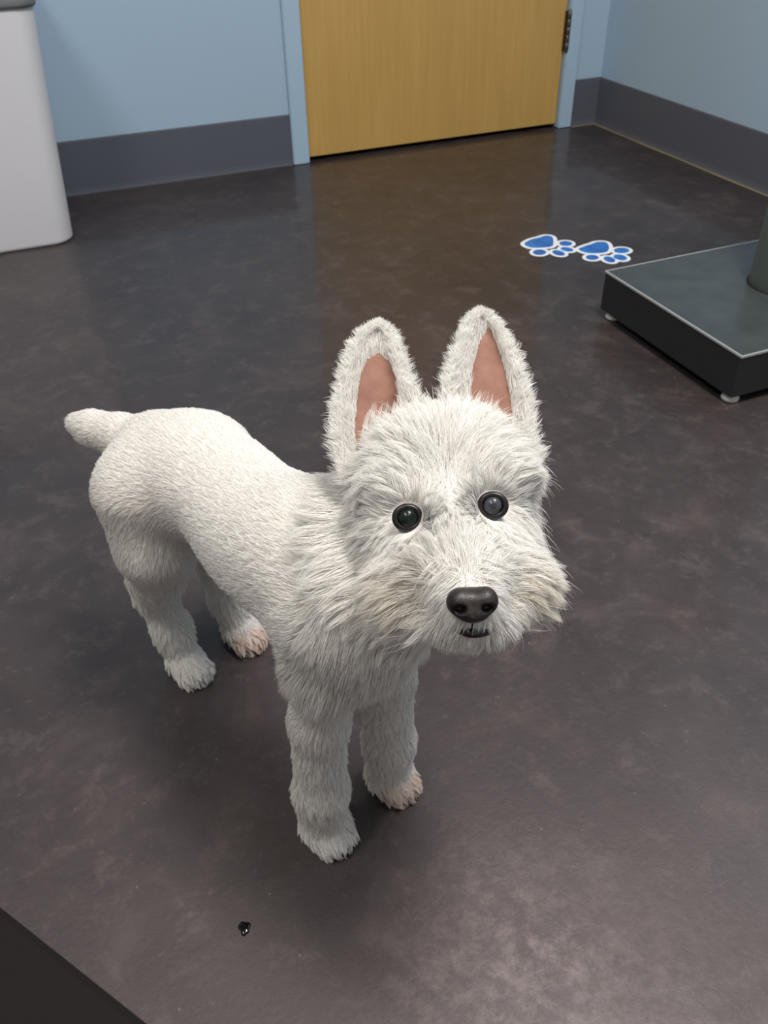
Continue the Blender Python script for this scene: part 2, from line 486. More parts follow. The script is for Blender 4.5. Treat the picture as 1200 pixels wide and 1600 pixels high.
for padl, toes, lab in prints:
    loops = [to_floor(smooth_loop(padl))] + [to_floor(ell(*q)) for q in toes]
    c = np.mean(np.concatenate(loops), 0)
    pw = empty('paw_print_sticker', (c[0], c[1], 0), lab, 'sticker', 'paw print floor stickers')
    bm = bmesh.new()
    for i, lp in enumerate(loops): slab(bm, dilate(lp, 0.0085 if i else 0.010), 0.0001, 0.0004 + i * 0.00003)
    web = np.concatenate(loops[1:]); 
    slab(bm, dilate(np.array([loops[0].mean(0) * .55 + lp.mean(0) * .45 for lp in loops[1:]] + [loops[0].mean(0)]), 0.006), 0.0001, 0.00035)
    bm_obj('white_outline', bm, WHITEV, pw, smooth=False)
    for i, lp in enumerate(loops):
        bm = bmesh.new(); slab(bm, lp, 0.0003, 0.0009)
        bm_obj('toe_pad' if i else 'main_pad', bm, BLUEV, pw, smooth=False)

# ------------------------------------------------------------------ wet drop
WETM = mat('dark_wet_drop', lin(6, 5, 5), 0.04)
dp = on_plane(382, 1450)
bm = bmesh.new()
N = 28
rings = []
for k in range(7):
    q = k / 7
    ring = []
    for i in range(N):
        a = 2 * math.pi * i / N
        rr = (0.0056 + 0.0007 * math.sin(3 * a + 1) + 0.0005 * math.sin(5 * a)) * math.cos(q * math.pi / 2)
        ring.append(bm.verts.new((rr * math.cos(a), rr * 1.25 * math.sin(a), 0.0022 * math.sin(q * math.pi / 2))))
    rings.append(ring)
for a, b in zip(rings, rings[1:]):
    for i in range(N): bm.faces.new((a[i], a[(i + 1) % N], b[(i + 1) % N], b[i]))
bm.faces.new(rings[-1]); bm.faces.new(rings[0][::-1])
o = bm_obj('wet_drop', bm, WETM); o.location = (dp[0], dp[1], 0)
tag(o, 'tiny glossy black wet drop on the concrete floor in front of the dog', 'drop')

# ================================================================== THE DOG
PAWS_F = (on_plane(515, 1305) + on_plane(610, 1225)) / 2
PAWS_H = (on_plane(305, 1055) + on_plane(380, 1000)) / 2
FW = PAWS_F - PAWS_H; FW /= np.linalg.norm(FW)          # direction the body points
LF = np.array([-FW[1], FW[0], 0.0])                     # the dog's left
ZZ = np.array([0.0, 0, 1])
def B(a, s, z): return PAWS_F + a * FW + s * LF + z * ZZ

dog = empty('dog', tuple(B(-.14, 0, 0)), 'white short-trimmed terrier with tall upright ears standing and looking up', 'dog')
DOFF = np.array(dog.location)

# ---------------------------------------------------------------- implicit body
class Field:
    def __init__(s, lo, hi, h):
        s.lo = np.array(lo); s.h = h
        s.n = np.ceil((np.array(hi) - s.lo) / h).astype(int) + 1
        s.v = np.full(s.n, 0.08, np.float32)
        s.ax = [s.lo[i] + np.arange(s.n[i]) * h for i in range(3)]
    def sub(s, lo, hi):
        i0 = np.maximum(0, np.floor((np.array(lo) - s.lo) / s.h).astype(int)); i1 = np.minimum(s.n, np.ceil((np.array(hi) - s.lo) / s.h).astype(int) + 1)
        sl = tuple(slice(a, b) for a, b in zip(i0, i1))
        X, Y, Z = np.meshgrid(*[s.ax[i][sl[i]] for i in range(3)], indexing='ij')
        return sl, np.stack([X, Y, Z], -1)
    def add(s, sl, d, k):
        a = s.v[sl]
        hh = np.clip(0.5 + 0.5 * (a - d) / k, 0, 1)
        s.v[sl] = a * (1 - hh) + d * hh - k * hh * (1 - hh)
    def cut(s, sl, d, k):
        a = s.v[sl]; b = -d
        hh = np.clip(0.5 - 0.5 * (a - b) / k, 0, 1)
        s.v[sl] = a * (1 - hh) + b * hh + k * hh * (1 - hh)
    def cone(s, a, ra, b, rb, k=0.02, cut=False):
        a = np.array(a, float); b = np.array(b, float); m = max(ra, rb) + 0.05
        sl, P = s.sub(np.minimum(a, b) - m, np.maximum(a, b) + m)
        ba = b - a
        h = np.clip(((P - a) @ ba) / (ba @ ba), 0, 1)
        d = np.linalg.norm(P - a - h[..., None] * ba, axis=-1) - (ra + (rb - ra) * h)
        (s.cut if cut else s.add)(sl, d.astype(np.float32), k)
    def ell(s, c, axes, rad, k=0.02, cut=False):
        c = np.array(c, float); A = np.array(axes, float); rad = np.array(rad, float); m = rad.max() + 0.05
        sl, P = s.sub(c - m, c + m)
        q = (P - c) @ A.T
        k0 = np.linalg.norm(q / rad, axis=-1); k1 = np.linalg.norm(q / rad ** 2, axis=-1) + 1e-9
        d = np.where(k0 < 1e-3, -rad.min(), k0 * (k0 - 1) / k1)
        (s.cut if cut else s.add)(sl, d.astype(np.float32), k)
    def chain(s, pts, k=0.02):
        for (p, r), (q, r2) in zip(pts, pts[1:]): s.cone(p, r, q, r2, k)
    def mesh(s, smooth=4):
        v = s.v; n = np.array(v.shape); cs = n - 1
        acc = np.zeros((*cs, 3), np.float32); cnt = np.zeros(cs, np.float32)
        for ax in range(3):
            o = [i for i in range(3) if i != ax]
            for d1 in (0, 1):
                for d2 in (0, 1):
                    i0 = [None] * 3; i1 = [None] * 3
                    i0[ax] = slice(0, cs[ax]); i1[ax] = slice(1, cs[ax] + 1)
                    for oo, dd in zip(o, (d1, d2)): i0[oo] = i1[oo] = slice(dd, cs[oo] + dd)
                    a = v[tuple(i0)]; b = v[tuple(i1)]
                    cr = (a < 0) != (b < 0)
                    tt = np.where(cr, a / np.where(cr, a - b, 1), 0)
                    acc[..., ax] += tt; acc[..., o[0]] += cr * d1; acc[..., o[1]] += cr * d2; cnt += cr
        mk = cnt > 0
        idx = np.full(cs, -1, np.int64); idx[mk] = np.arange(mk.sum())
        V = (np.argwhere(mk) + acc[mk] / cnt[mk][:, None]) * s.h + s.lo
        F = []
        for ax in range(3):
            o1, o2 = (ax + 1) % 3, (ax + 2) % 3
            i0 = [slice(1, c) for c in cs]; i1 = [slice(1, c) for c in cs]
            i0[ax] = slice(0, cs[ax]); i1[ax] = slice(1, cs[ax] + 1)
            a = v[tuple(i0)] < 0; b = v[tuple(i1)] < 0
            e = np.argwhere(a != b)
            if not len(e): continue
            flip = a[tuple(e.T)]
            base = e + 1; base[:, ax] -= 1
            def cell(d1, d2):
                q = base.copy(); q[:, o1] += d1; q[:, o2] += d2
                return idx[tuple(q.T)]
            Q = np.stack([cell(-1, -1), cell(0, -1), cell(0, 0), cell(-1, 0)], 1)
            Q[~flip] = Q[~flip][:, ::-1]
            F.append(Q)
        F = np.concatenate(F)
        for _ in range(smooth):
            sm = np.zeros_like(V); ct = np.zeros(len(V))
            for i in range(4):
                j = (i + 1) % 4
                np.add.at(sm, F[:, i], V[F[:, j]]); np.add.at(ct, F[:, i], 1)
                np.add.at(sm, F[:, j], V[F[:, i]]); np.add.at(ct, F[:, j], 1)
            V = V * 0.4 + 0.6 * sm / ct[:, None]
        return V, F

BAX = np.array([FW, LF, ZZ])
def tilt(axis_a, ang):
    """body axes pitched up (nose end higher) by ang degrees"""
    c, s_ = math.cos(math.radians(ang)), math.sin(math.radians(ang))
    return np.array([FW * c + ZZ * s_, LF, -FW * s_ + ZZ * c])

HEADP = [at(q[0], q[1], q[2]) for q in ((700, 770, .645),)]
lo = np.array([1e9] * 3); hi = -lo
for q in (B(-.52, -.16, -.02), B(-.52, .16, -.02), B(.08, -.16, -.02), B(.08, .16, .02), at(560, 600, .74), at(860, 600, .74), at(600, 1000, .5), at(900, 900, .5), at(700, 600, .6)):
    lo = np.minimum(lo, q); hi = np.maximum(hi, q)
lo -= 0.02; hi += 0.02; lo[2] = -0.012
fd = Field(lo, hi, 0.0032)
# trunk
fd.ell(B(-.080, 0, .314), tilt(0, 13), (.105, .065, .061), .03)
fd.ell(B(-.02, 0.006, .314), BAX, (.062, .053, .057), .03)
fd.ell(B(-.185, 0.003, .304), BAX, (.11, .052, .048), .04)
fd.ell(B(-.215, 0.020, .298), BAX, (.075, .042, .044), .03)
fd.ell(B(-.285, 0, .284), BAX, (.080, .062, .060), .04)
fd.ell(B(.020, 0, .295), BAX, (.042, .046, .050), .03)
# neck
fd.cone(B(-.045, 0.005, .328), .056, at(690, 800, .690), .052, .03)
fd.cone(B(.0, 0.0, .31), .055, at(700, 860, .665), .045, .03)
# tail
fd.chain([(B(-.335, -.005, .300), .028), (B(-.375, -.022, .297), .0195), (B(-.408, -.036, .296), .0155), (B(-.430, -.045, .296), .012)], .018)
# legs
for s_ in (-1, 1):
    fd.chain([(B(-.002, .004 + s_ * .028, .305), .041), (B(.002, .004 + s_ * .029, .262), .032), (B(-.004, .002 + s_ * .040, .18), .0235), (B(-.004, s_ * .044, .075), .022), (B(-.006, s_ * .044, .025), .022)], .016)
    fd.ell(B(.002, s_ * .044, .014), BAX, (.026, .021, .014), .010)
    for q in (-.012, -.0042, .0042, .012):
        fd.ell(B(.019 - abs(q) * .5, s_ * .044 + q * 1.15, .0095), BAX, (.011, .0058, .0095), .004)
    hp = 0.0 if s_ < 0 else 0.0
    fd.chain([(B(-.295, s_ * .035, .272), .056), (B(-.280, s_ * .046, .215), .039), (B(-.303, s_ * .045, .155), .027), (B(-.330, s_ * .042, .105), .020), (B(-.312, s_ * .040, .055), .018), (B(-.298, s_ * .040, .022), .018)], .020)
    fd.ell(B(-.285, s_ * .040, .014), BAX, (.030, .020, .014), .010)
    for q in (-.012, -.0042, .0042, .012):
        fd.ell(B(-.264 - abs(q) * .5, s_ * .040 + q * 1.15, .0095), BAX, (.011, .0058, .0095), .004)
# head, laid out along the view of its face
HAX = np.array([RIGHT, UP, -FWD])
fd.ell(at(694, 745, .650), HAX, (.059, .050, .050), .02)
fd.ell(at(698, 825, .634), HAX, (.060, .045, .046), .02)
fd.cone(at(708, 850, .590), .031, at(735, 938, .554), .019, .022)
fd.ell(at(658, 925, .600), HAX, (.030, .027, .024), .03)
fd.ell(at(784, 918, .598), HAX, (.029, .027, .024), .03)
fd.ell(at(735, 972, .568), HAX, (.030, .016, .018), .014)
fd.ell(at(640, 765, .614), HAX, (.022, .012, .014), .015)
fd.ell(at(765, 748, .612), HAX, (.022, .012, .014), .015)
for px_, py_ in ((637, 808), (770, 790)):
    fd.ell(at(px_, py_, .582), HAX, (.010, .010, .014), .008, cut=True)
BV, BF = fd.mesh(3)
BV[:, 2] = np.maximum(BV[:, 2], 0.0005)

SKIN = mat('white_dog_skin', lin(216, 208, 202), 0.8, spec=0.2)
body = mesh_np('body', BV - DOFF, BF, SKIN, dog)
tag(body, 'white furred body')

# triangles, normals and areas for planting the coat
TR = np.concatenate([BF[:, [0, 1, 2]], BF[:, [0, 2, 3]]])
A0, A1, A2 = BV[TR[:, 0]], BV[TR[:, 1]], BV[TR[:, 2]]
TN = np.cross(A1 - A0, A2 - A0); TA = np.linalg.norm(TN, axis=1) / 2
VN = np.zeros_like(BV)
for i in range(3): np.add.at(VN, TR[:, i], TN)
VN /= np.linalg.norm(VN, axis=1)[:, None] + 1e-12

# ---------------------------------------------------------------- coat
def coat_material():
    m = mat('white_coat', lin(240, 236, 230), 0.6, spec=0.25)
    t = NT(m)
    at_ = t.n('ShaderNodeAttribute', attribute_name='tint')
    t.l(at_.outputs['Color'], t.b.inputs['Base Color'])
    tr = t.n('ShaderNodeBsdfTranslucent')
    t.l(at_.outputs['Color'], tr.inputs['Color'])
    mx = t.n('ShaderNodeMixShader'); mx.inputs[0].default_value = 0.30
    t.l(t.b.outputs[0], mx.inputs[1]); t.l(tr.outputs[0], mx.inputs[2])
    t.l(mx.outputs[0], t.t.nodes['Material Output'].inputs['Surface'])
    return m
COAT = coat_material()

def norm(v): return v / (np.linalg.norm(v, axis=-1, keepdims=True) + 1e-9)

def hair_object(name, pts, rad, tint, parent):
    """pts (n,k,3) world, rad (n,k), tint (n,3): one curves object"""
    n, k = rad.shape
    hc = bpy.data.hair_curves.new(name)
    hc.add_curves([k] * n)
    hc.attributes['position'].data.foreach_set('vector', (pts - DOFF).reshape(-1).astype(np.float32))
    ra = hc.attributes.get('radius') or hc.attributes.new('radius', 'FLOAT', 'POINT')
    ra.data.foreach_set('value', rad.reshape(-1).astype(np.float32))
    ca = hc.attributes.new('tint', 'FLOAT_COLOR', 'CURVE')
    ca.data.foreach_set('color', np.concatenate([tint, np.ones((n, 1))], 1).reshape(-1).astype(np.float32))
    hc.materials.append(COAT)
    o = bpy.data.objects.new(name, hc)
    COL.objects.link(o); o.parent = parent
    return tag(o, kind='stuff')

def grow(root, nrm, flow, length, lift, clumpiness, cell, curl=0.0, k=6, grav=0.0, jitter=0.25):
    """strands from roots: start lifted off the skin, lay over along the flow, tips drawn into tufts"""
    n = len(root)
    flow = flow - nrm * np.sum(flow * nrm, 1, keepdims=True)
    flow = norm(flow) + norm(rng.normal(size=(n, 3))) * jitter
    s = np.linspace(0, 1, k)
    d0 = norm(nrm * lift[:, None] + flow * (1 - lift)[:, None])
    d1 = norm(flow + nrm * (lift * 0.35)[:, None] + ZZ * -grav)
    P = np.zeros((n, k, 3)); P[:, 0] = root
    for i in range(1, k):
        d = norm(d0 * (1 - s[i]) + d1 * s[i])
        P[:, i] = P[:, i - 1] + d * (length / (k - 1))[:, None]
    # tufts
    m = max(8, int(n / cell))
    lead = rng.choice(n, m, replace=False)
    kd = KDTree(m)
    for i, j in enumerate(lead): kd.insert(root[j], i)
    kd.balance()
    near = np.array([kd.find(p)[1] for p in root])
    near = lead[near]
    off = P[near] - root[near][:, None]          # shape of the tuft's leader
    target = root[near][:, None] + off * (length / np.maximum(length[near], 1e-5))[:, None, None]
    wgt = (s ** 1.5)[None, :, None] * clumpiness[:, None, None]
    P = P * (1 - wgt) + target * wgt
    return P

def sample(n, weight):
    pr_ = TA * weight; pr_ = pr_ / pr_.sum()
    ti = rng.choice(len(TR), n, p=pr_)
    u = rng.random(n); v = rng.random(n); fl = u + v > 1; u[fl] = 1 - u[fl]; v[fl] = 1 - v[fl]
    g = TR[ti]
    p = BV[g[:, 0]] * (1 - u - v)[:, None] + BV[g[:, 1]] * u[:, None] + BV[g[:, 2]] * v[:, None]
    nn = norm(VN[g[:, 0]] * (1 - u - v)[:, None] + VN[g[:, 1]] * u[:, None] + VN[g[:, 2]] * v[:, None])
    return p, nn

CEN = (A0 + A1 + A2) / 3
HC = at(702, 830, .635)
def headness(P):
    """1 on the head, 0 on the body"""
    px, py, t_ = to_px(P)
    r_ = np.linalg.norm(P - HC, axis=1)
    return np.clip((0.100 - r_) / 0.025, 0, 1)

# body coat
def body_coords(P):
    d = P - PAWS_F
    return d @ FW, d @ LF, P[:, 2]
hd = headness(CEN)
NB = 230000
P, Nn = sample(NB, np.clip(1 - hd * 1.2, 0, 1))
a_, s_, z_ = body_coords(P)
back = np.clip((z_ - .26) / .06, 0, 1)[:, None]
leg = np.clip((.20 - z_) / .05, 0, 1)[:, None]
tailw = np.clip((-.375 - a_) / .03, 0, 1)[:, None] * (z_ > .26)[:, None]
chest = np.clip((a_ - .0) / .03, 0, 1)[:, None] * (1 - leg)
flow = -FW * (0.35 + .65 * back) - ZZ * (0.75 - .55 * back)
flow = flow * (1 - chest) + (-ZZ - .15 * FW + .25 * LF * np.sign(s_)[:, None]) * chest
flow = flow * (1 - leg) + (-ZZ + FW * .1) * leg
flow = flow * (1 - tailw) + norm((B(-.47, -.064, .298) - B(-.345, -.005, .325))[None]) * tailw
paw = np.clip((.035 - z_) / .015, 0, 1)
flow = flow * (1 - paw)[:, None] + (FW * 1.0 - ZZ * .6)[None] * paw[:, None]
Ln = 0.0072 + 0.0035 * rng.random(NB)
Ln = Ln * (1 + .35 * leg[:, 0]) + .006 * chest[:, 0]
Ln *= 1 - .05 * paw
# feathering under the shoulder, behind the fore legs
fringe = np.exp(-((z_ - .262) / .025) ** 2) * np.clip((a_ + .04) / .03, 0, 1)
Ln += .018 * fringe
hw = headness(P)
Ln += 0.012 * hw
lift = np.full(NB, .20) + .12 * rng.random(NB) + .10 * leg[:, 0] + .2 * fringe + .12 * paw
Cl = .35 + .35 * leg[:, 0] + .2 * paw
H = grow(P, Nn, flow, Ln, lift, Cl, 18, jitter=.18, grav=.1)
H[:, :, 2] = np.maximum(H[:, :, 2], 0.0012)
taper = np.array([1, 1, .92, .75, .5, .15])
rad = 0.00019 * (0.75 + .5 * rng.random(NB))[:, None] * taper
white = np.array(lin(248, 246, 242)[:3])
tint = white[None] * (0.90 + .12 * rng.random(NB))[:, None]
# skin-pink stained toes on the dog's left feet
pinkw = np.clip((.034 - z_) / .012, 0, 1) * (s_ > 0) * np.clip(.55 + .6 * rng.normal(size=NB), 0, 1) * np.clip((a_ * (a_ > -.1) + (a_ + .285) * (a_ < -.1)) / .012, 0, 1)
tint = tint * (1 - .75 * pinkw[:, None]) + np.array(lin(228, 184, 156)[:3])[None] * .75 * pinkw[:, None]
tint = np.clip(tint, 0, .95)
hair_object('body_coat', H, rad, tint, dog)

# head coat: flow laid out by guides on the face
G = np.array([
    # px, py, flow x, flow y (down positive), length, lift
    (690, 650, -.1, -1, .022, .45), (640, 670, -.5, -.8, .024, .4), (745, 650, .4, -.8, .024, .4),
    (695, 720, 0, -1, .022, .25), (650, 715, -.8, -.35, .028, .3), (740, 705, .8, -.35, .028, .3),
    (615, 745, -1, .25, .030, .35), (790, 725, 1, .25, .030, .35),
    (640, 780, -.8, -.1, .018, .4), (765, 760, .8, -.1, .018, .4),
    (700, 780, 0, -1, .016, .2), (705, 830, -.05, -1, .016, .35), (675, 845, -.5, -.7, .018, .4), (740, 835, .45, -.7, .018, .4),
    (715, 875, 0, -1, .014, .35), (735, 908, .0, -1, .009, .3), (690, 890, -.8, -.35, .022, .4), (770, 885, .85, -.35, .022, .4),
    (620, 840, -.9, .35, .022, .3), (790, 825, .85, .35, .022, .3),
    (560, 790, -1, .1, .036, .5), (560, 860, -.95, .45, .030, .45), (840, 770, 1, .1, .038, .5), (840, 830, .95, .3, .036, .5),
    (555, 720, -1, .3, .030, .45), (830, 700, 1, .35, .028, .45),
    (640, 890, -1, .2, .030, .4), (620, 930, -1, .4, .026, .4), (660, 950, -.8, .7, .030, .35), (690, 975, -.65, .8, .028, .3),
    (815, 870, 1, .1, .024, .45), (840, 910, 1, .3, .024, .45), (815, 950, .85, .65, .030, .35), (785, 975, .7, .75, .026, .3),
    (735, 1000, 0, 1, .016, .3), (700, 930, -.9, .3, .018, .3), (775, 925, .9, .3, .018, .3), (600, 1000, -.5, .8, .02, .3)], float)
NH = 130000
P, Nn = sample(NH, np.clip(hd, .0, 1) * (1.0 + 0.8 * (np.sum(norm(TN) * -FWD, 1) > -.1)) * (1 + 2.5 * np.exp(-np.sum((CEN - at(735, 905, .548)) ** 2, 1) / .016 ** 2)))
px, py, tt = to_px(P)
D2 = (px[:, None] - G[:, 0]) ** 2 + (py[:, None] - G[:, 1]) ** 2
W = np.exp(-D2 / (2 * 30.0 ** 2)) + 1e-7 / (1 + D2)
W /= W.sum(1, keepdims=True)
fx, fy, Ln, lift = (W @ G[:, i] for i in (2, 3, 4, 5))
flow = RIGHT * fx[:, None] - UP * fy[:, None]
# round the sides of the head the hair runs back along the neck
side = np.clip(-(Nn @ -FWD) / .4 + .2, 0, 1)[:, None]
flow = flow * (1 - side) + (norm(flow) * .5 + FWD * .8 - ZZ * .3) * side
Ln = Ln * (0.7 + .45 * rng.random(NH))
keep = np.ones(NH, bool)
for ex, ey in ((637, 808), (770, 790)):
    dd = np.hypot(px - ex, py - ey)
    keep &= dd > 25
    nearw = np.clip((75 - dd) / 40, 0, 1)
    away = norm(np.stack([px - ex, py - ey], 1))
    av = RIGHT * away[:, :1] - UP * away[:, 1:]
    flow = flow * (1 - .8 * nearw)[:, None] + av * (.8 * nearw)[:, None]
    Ln *= 1 - .45 * nearw
keep &= ~((np.abs(px - 738) < 42) & (py > 921) & (py < 984) & (tt < .6))
keep &= ~((np.abs(px - 739) < 47) & (py > 958) & (py < 1004) & (tt < .6))
ndx, ndy = px - 738, py - 948
nr = np.hypot(ndx, ndy * 1.25)
nw = np.clip((85 - nr) / 45, 0, 1) * (ndy > -45)
flow = flow * (1 - nw)[:, None] + (RIGHT * (np.sign(ndx) * (.6 + np.abs(ndx) / 60))[:, None] - UP * (np.clip(ndy, -20, 60) / 60)[:, None]) * nw[:, None]
Ln *= 1 - .4 * nw
stray = rng.random(NH) < .015
Ln = np.where(stray, Ln * rng.uniform(1.1, 1.45, NH), Ln); lift = np.where(stray, lift + .15, lift)
H = grow(P, Nn, flow, Ln, lift, np.where(stray, .15, .86), 38, jitter=.30, grav=.06)
def near_axis(c, r0, reach):
    """strands that pass in front of a small round thing at c"""
    ax_ = norm(EYE - c); q = H - c
    h_ = np.clip(q @ ax_, 0, reach)
    return (np.linalg.norm(q - h_[..., None] * ax_, axis=-1) < r0).any(1)
for ex, ey in ((637, 809), (770, 790)): keep &= ~near_axis(at(ex, ey, .592), .0098, .03)
for q in np.linspace(-1, 1, 9): keep &= ~near_axis(at(739 + 42 * q, 990 - 11 * q * q, .545), .0056, .03)
for q in (-8, 0, 9): keep &= ~near_axis(at(738 + q * 2.4, 948, .530), .0100, .03)
H = H[keep]
taper = np.array([1, 1, .95, .8, .55, .15])
rad = 0.00016 * (0.75 + .5 * rng.random(NH))[keep][:, None] * taper
tint = white[None] * (0.90 + .12 * rng.random(NH))[keep][:, None]
# faint yellow stain on the moustache, dark tear marks at the inner corners of the eyes
pk, qk = px[keep], py[keep]
stain = np.exp(-(((pk - 640) / 55) ** 2 + ((qk - 920) / 40) ** 2)) + np.exp(-(((pk - 815) / 50) ** 2 + ((qk - 930) / 50) ** 2)) + .8 * np.exp(-(((pk - 735) / 50) ** 2 + ((qk - 990) / 20) ** 2))
stain = np.clip(stain, 0, 1) * .45 * rng.random(len(pk))
tint = tint * (1 - stain[:, None]) + np.array(lin(206, 184, 140)[:3]) * stain[:, None]
tear = np.exp(-(((pk - 668) / 14) ** 2 + ((qk - 815) / 14) ** 2)) + np.exp(-(((pk - 742) / 12) ** 2 + ((qk - 790) / 18) ** 2)) 
tear = np.clip(tear, 0, 1) * (rng.random(len(pk)) < .6) * .8
tint = tint * (1 - tear[:, None]) + np.array(lin(70, 56, 50)[:3]) * tear[:, None]
hair_object('head_coat', H, rad, np.clip(tint, 0, .95), dog)

# ---------------------------------------------------------------- ears
PINK = mat('pink_inner_ear', lin(170, 118, 98), 0.6, spec=0.3)
t = NT(PINK)
t.l(t.ramp(t.noise(t.mapping((1, 1, 1)), 60, 4), [(0.3, lin(130, 90, 76)), (0.7, lin(152, 112, 96))]), t.b.inputs['Base Color'])
PINK.node_tree.nodes['Principled BSDF'].inputs['Subsurface Weight'].default_value = 0.15
PINK.node_tree.nodes['Principled BSDF'].inputs['Subsurface Radius'].default_value = (0.006, 0.003, 0.002)
EARS = [
    # left edge, right edge (base to tip), pink left edge, pink right edge
    dict(L=[(545, 760), (530, 700), (530, 640), (543, 575), (563, 530), (588, 512)], R=[(660, 700), (662, 655), (640, 612), (626, 570), (612, 530), (594, 512)], t=(.640, .642, .648, .656, .664, .668),
         pl=[(556, 705), (554, 670), (556, 630), (561, 590), (572, 562), (588, 552)], pr=[(625, 700), (632, 665), (630, 630), (623, 595), (610, 565), (594, 552)]),
    dict(L=[(700, 700), (698, 650), (701, 600), (716, 550), (733, 510), (748, 494)], R=[(838, 730), (826, 690), (821, 630), (805, 570), (782, 520), (756, 494)], t=(.640, .642, .648, .656, .664, .668),
         pl=[(735, 690), (733, 650), (733, 610), (738, 570), (748, 535), (762, 512)], pr=[(806, 700), (803, 665), (800, 625), (792, 585), (780, 545), (768, 512)])]
def poly(c, v):
    c = np.array(c, float); q = np.clip(v, 0, 1) * (len(c) - 1); i = np.minimum(q.astype(int), len(c) - 2); f_ = q - i
    c0 = c[np.maximum(i - 1, 0)]; c1 = c[i]; c2 = c[i + 1]; c3 = c[np.minimum(i + 2, len(c) - 1)]
    if c.ndim > 1: f_ = f_[..., None]
    return 0.5 * (2 * c1 + (c2 - c0) * f_ + (2 * c0 - 5 * c1 + 4 * c2 - c3) * f_ ** 2 + (3 * c1 - c0 - 3 * c2 + c3) * f_ ** 3)
def ear_surface(E, u, v, lk='L', rk='R', dt=0.0):
    """u in [-1,1] across, v in [0,1] base to tip, cupped towards the middle"""
    l, r = poly(E[lk], v), poly(E[rk], v)
    c = l + (r - l) * ((u + 1) / 2)[..., None]
    # depth follows the cup of the whole ear
    L_, R_ = poly(E['L'], v), poly(E['R'], v)
    uu = np.clip((c[..., 0] - L_[..., 0]) / np.maximum(R_[..., 0] - L_[..., 0], 1) * 2 - 1, -1, 1)
    t_ = poly(E['t'], v) + .016 * (1 - uu ** 2) * (1 - .6 * v) * (1 - v ** 4) + dt
    d = RIGHT * ((c[..., 0] - 600) / FPX)[..., None] + UP * ((800 - c[..., 1]) / FPX)[..., None] + FWD
    return EYE + d * t_[..., None]
for E in EARS:
    nu, nv = 15, 25
    U, V_ = np.meshgrid(np.linspace(-1, 1, nu), np.linspace(0, 1, nv))
    front = ear_surface(E, U, V_)
    th = .0035 + .010 * (1 - V_) ** 2 + .004 * (1 - U ** 2) * (1 - V_)
    backs = front + FWD * th[..., None] * 1.0
    vs = np.concatenate([front.reshape(-1, 3), backs.reshape(-1, 3)]); nn_ = nu * nv
    fs = []
    for j in range(nv - 1):
        for i in range(nu - 1):
            q = j * nu + i
            fs.append((q, q + 1, q + nu + 1, q + nu)); fs.append((nn_ + q, nn_ + q + nu, nn_ + q + nu + 1, nn_ + q + 1))
    for j in range(nv - 1):
        for i, fl in ((0, 0), (nu - 1, 1)):
            q = j * nu + i
            fs.append((q, q + nu, nn_ + q + nu, nn_ + q) if not fl else (q, nn_ + q, nn_ + q + nu, q + nu))
    for j, fl in ((0, 1), (nv - 1, 0)):
        for i in range(nu - 1):
            q = j * nu + i
            fs.append((q, q + 1, nn_ + q + 1, nn_ + q) if fl else (q, nn_ + q, nn_ + q + 1, q + 1))
    ear = mesh_np('ear', vs - DOFF, fs, SKIN, dog)
    # pink skin inside: the bare patch of the ear's front, a thin layer proud of it
    mu, mv = 60, 90
    U2, V2 = np.meshgrid(np.linspace(-1, 1, mu), np.linspace(0, 1, mv))
    fine = ear_surface(E, U2, V2, dt=-.0006).reshape(-1, 3)
    outline = np.array(E['pl'] + E['pr'][::-1], float)
    qx, qy, _ = to_px(fine)
    def in_poly(x, y, pg):
        c_ = np.zeros(len(x), bool)
        for (x0, y0), (x1, y1) in zip(pg, np.roll(pg, -1, 0)):
            hit = ((y0 > y) != (y1 > y)) & (x < (x1 - x0) * (y - y0) / (y1 - y0 + 1e-9) + x0)
            c_ ^= hit
        return c_
    ins = in_poly(qx, qy, outline)
    fs2 = [(j * mu + i, j * mu + i + 1, (j + 1) * mu + i + 1, (j + 1) * mu + i) for j in range(mv - 1) for i in range(mu - 1) if ins[j * mu + i] and ins[(j + 1) * mu + i + 1]]
    used = sorted({i for f_ in fs2 for i in f_}); rm = {q: k for k, q in enumerate(used)}
    pk_o = mesh_np('inner_ear', fine[used] - DOFF, [tuple(rm[i] for i in f_) for f_ in fs2], PINK, ear)
    tag(pk_o, 'bare pink inside of the ear')
    # hair of the ear
    n = 26000
    u = rng.uniform(-1, 1, n); v = rng.random(n) ** 0.9
    edge = rng.random(n) < .6
    u = np.where(edge, np.sign(u) * (1.02 - np.abs(rng.normal(size=n)) * .20), u); u = np.clip(u, -1, 1)
    p = ear_surface(E, u, v, dt=-.0008)
    cpx, cpy, _ = to_px(p)
    # keep the pink bare: compare with its outline at the same height
    lx = np.interp(cpy, [q[1] for q in E['pl']][::-1], [q[0] for q in E['pl']][::-1]); rx = np.interp(cpy, [q[1] for q in E['pr']][::-1], [q[0] for q in E['pr']][::-1])
    topy = E['pl'][-1][1]
    inside = (cpx > lx + 2) & (cpx < rx - 2) & (cpy > topy)
    isback = (rng.random(n) < .30)
    kp = ~inside | isback
    u, v, p, isback = u[kp], v[kp], p[kp], isback[kp]; n = len(u)
    tip = ear_surface(E, u, np.minimum(v + .05, 1)) - ear_surface(E, u, np.maximum(v - .05, 0)); tip = norm(tip)
    out = norm(ear_surface(E, np.minimum(u + .05, 1), v) - ear_surface(E, np.maximum(u - .05, -1), v)) * np.sign(u)[:, None]
    tv = np.where(isback[:, None], FWD[None], -FWD[None])
    thk = (.0035 + .010 * (1 - v) ** 2 + .004 * (1 - u ** 2) * (1 - v)) * isback
    p = p + FWD * thk[:, None]
    ed_ = np.clip((np.abs(u) - .5) / .5, 0, 1)[:, None]
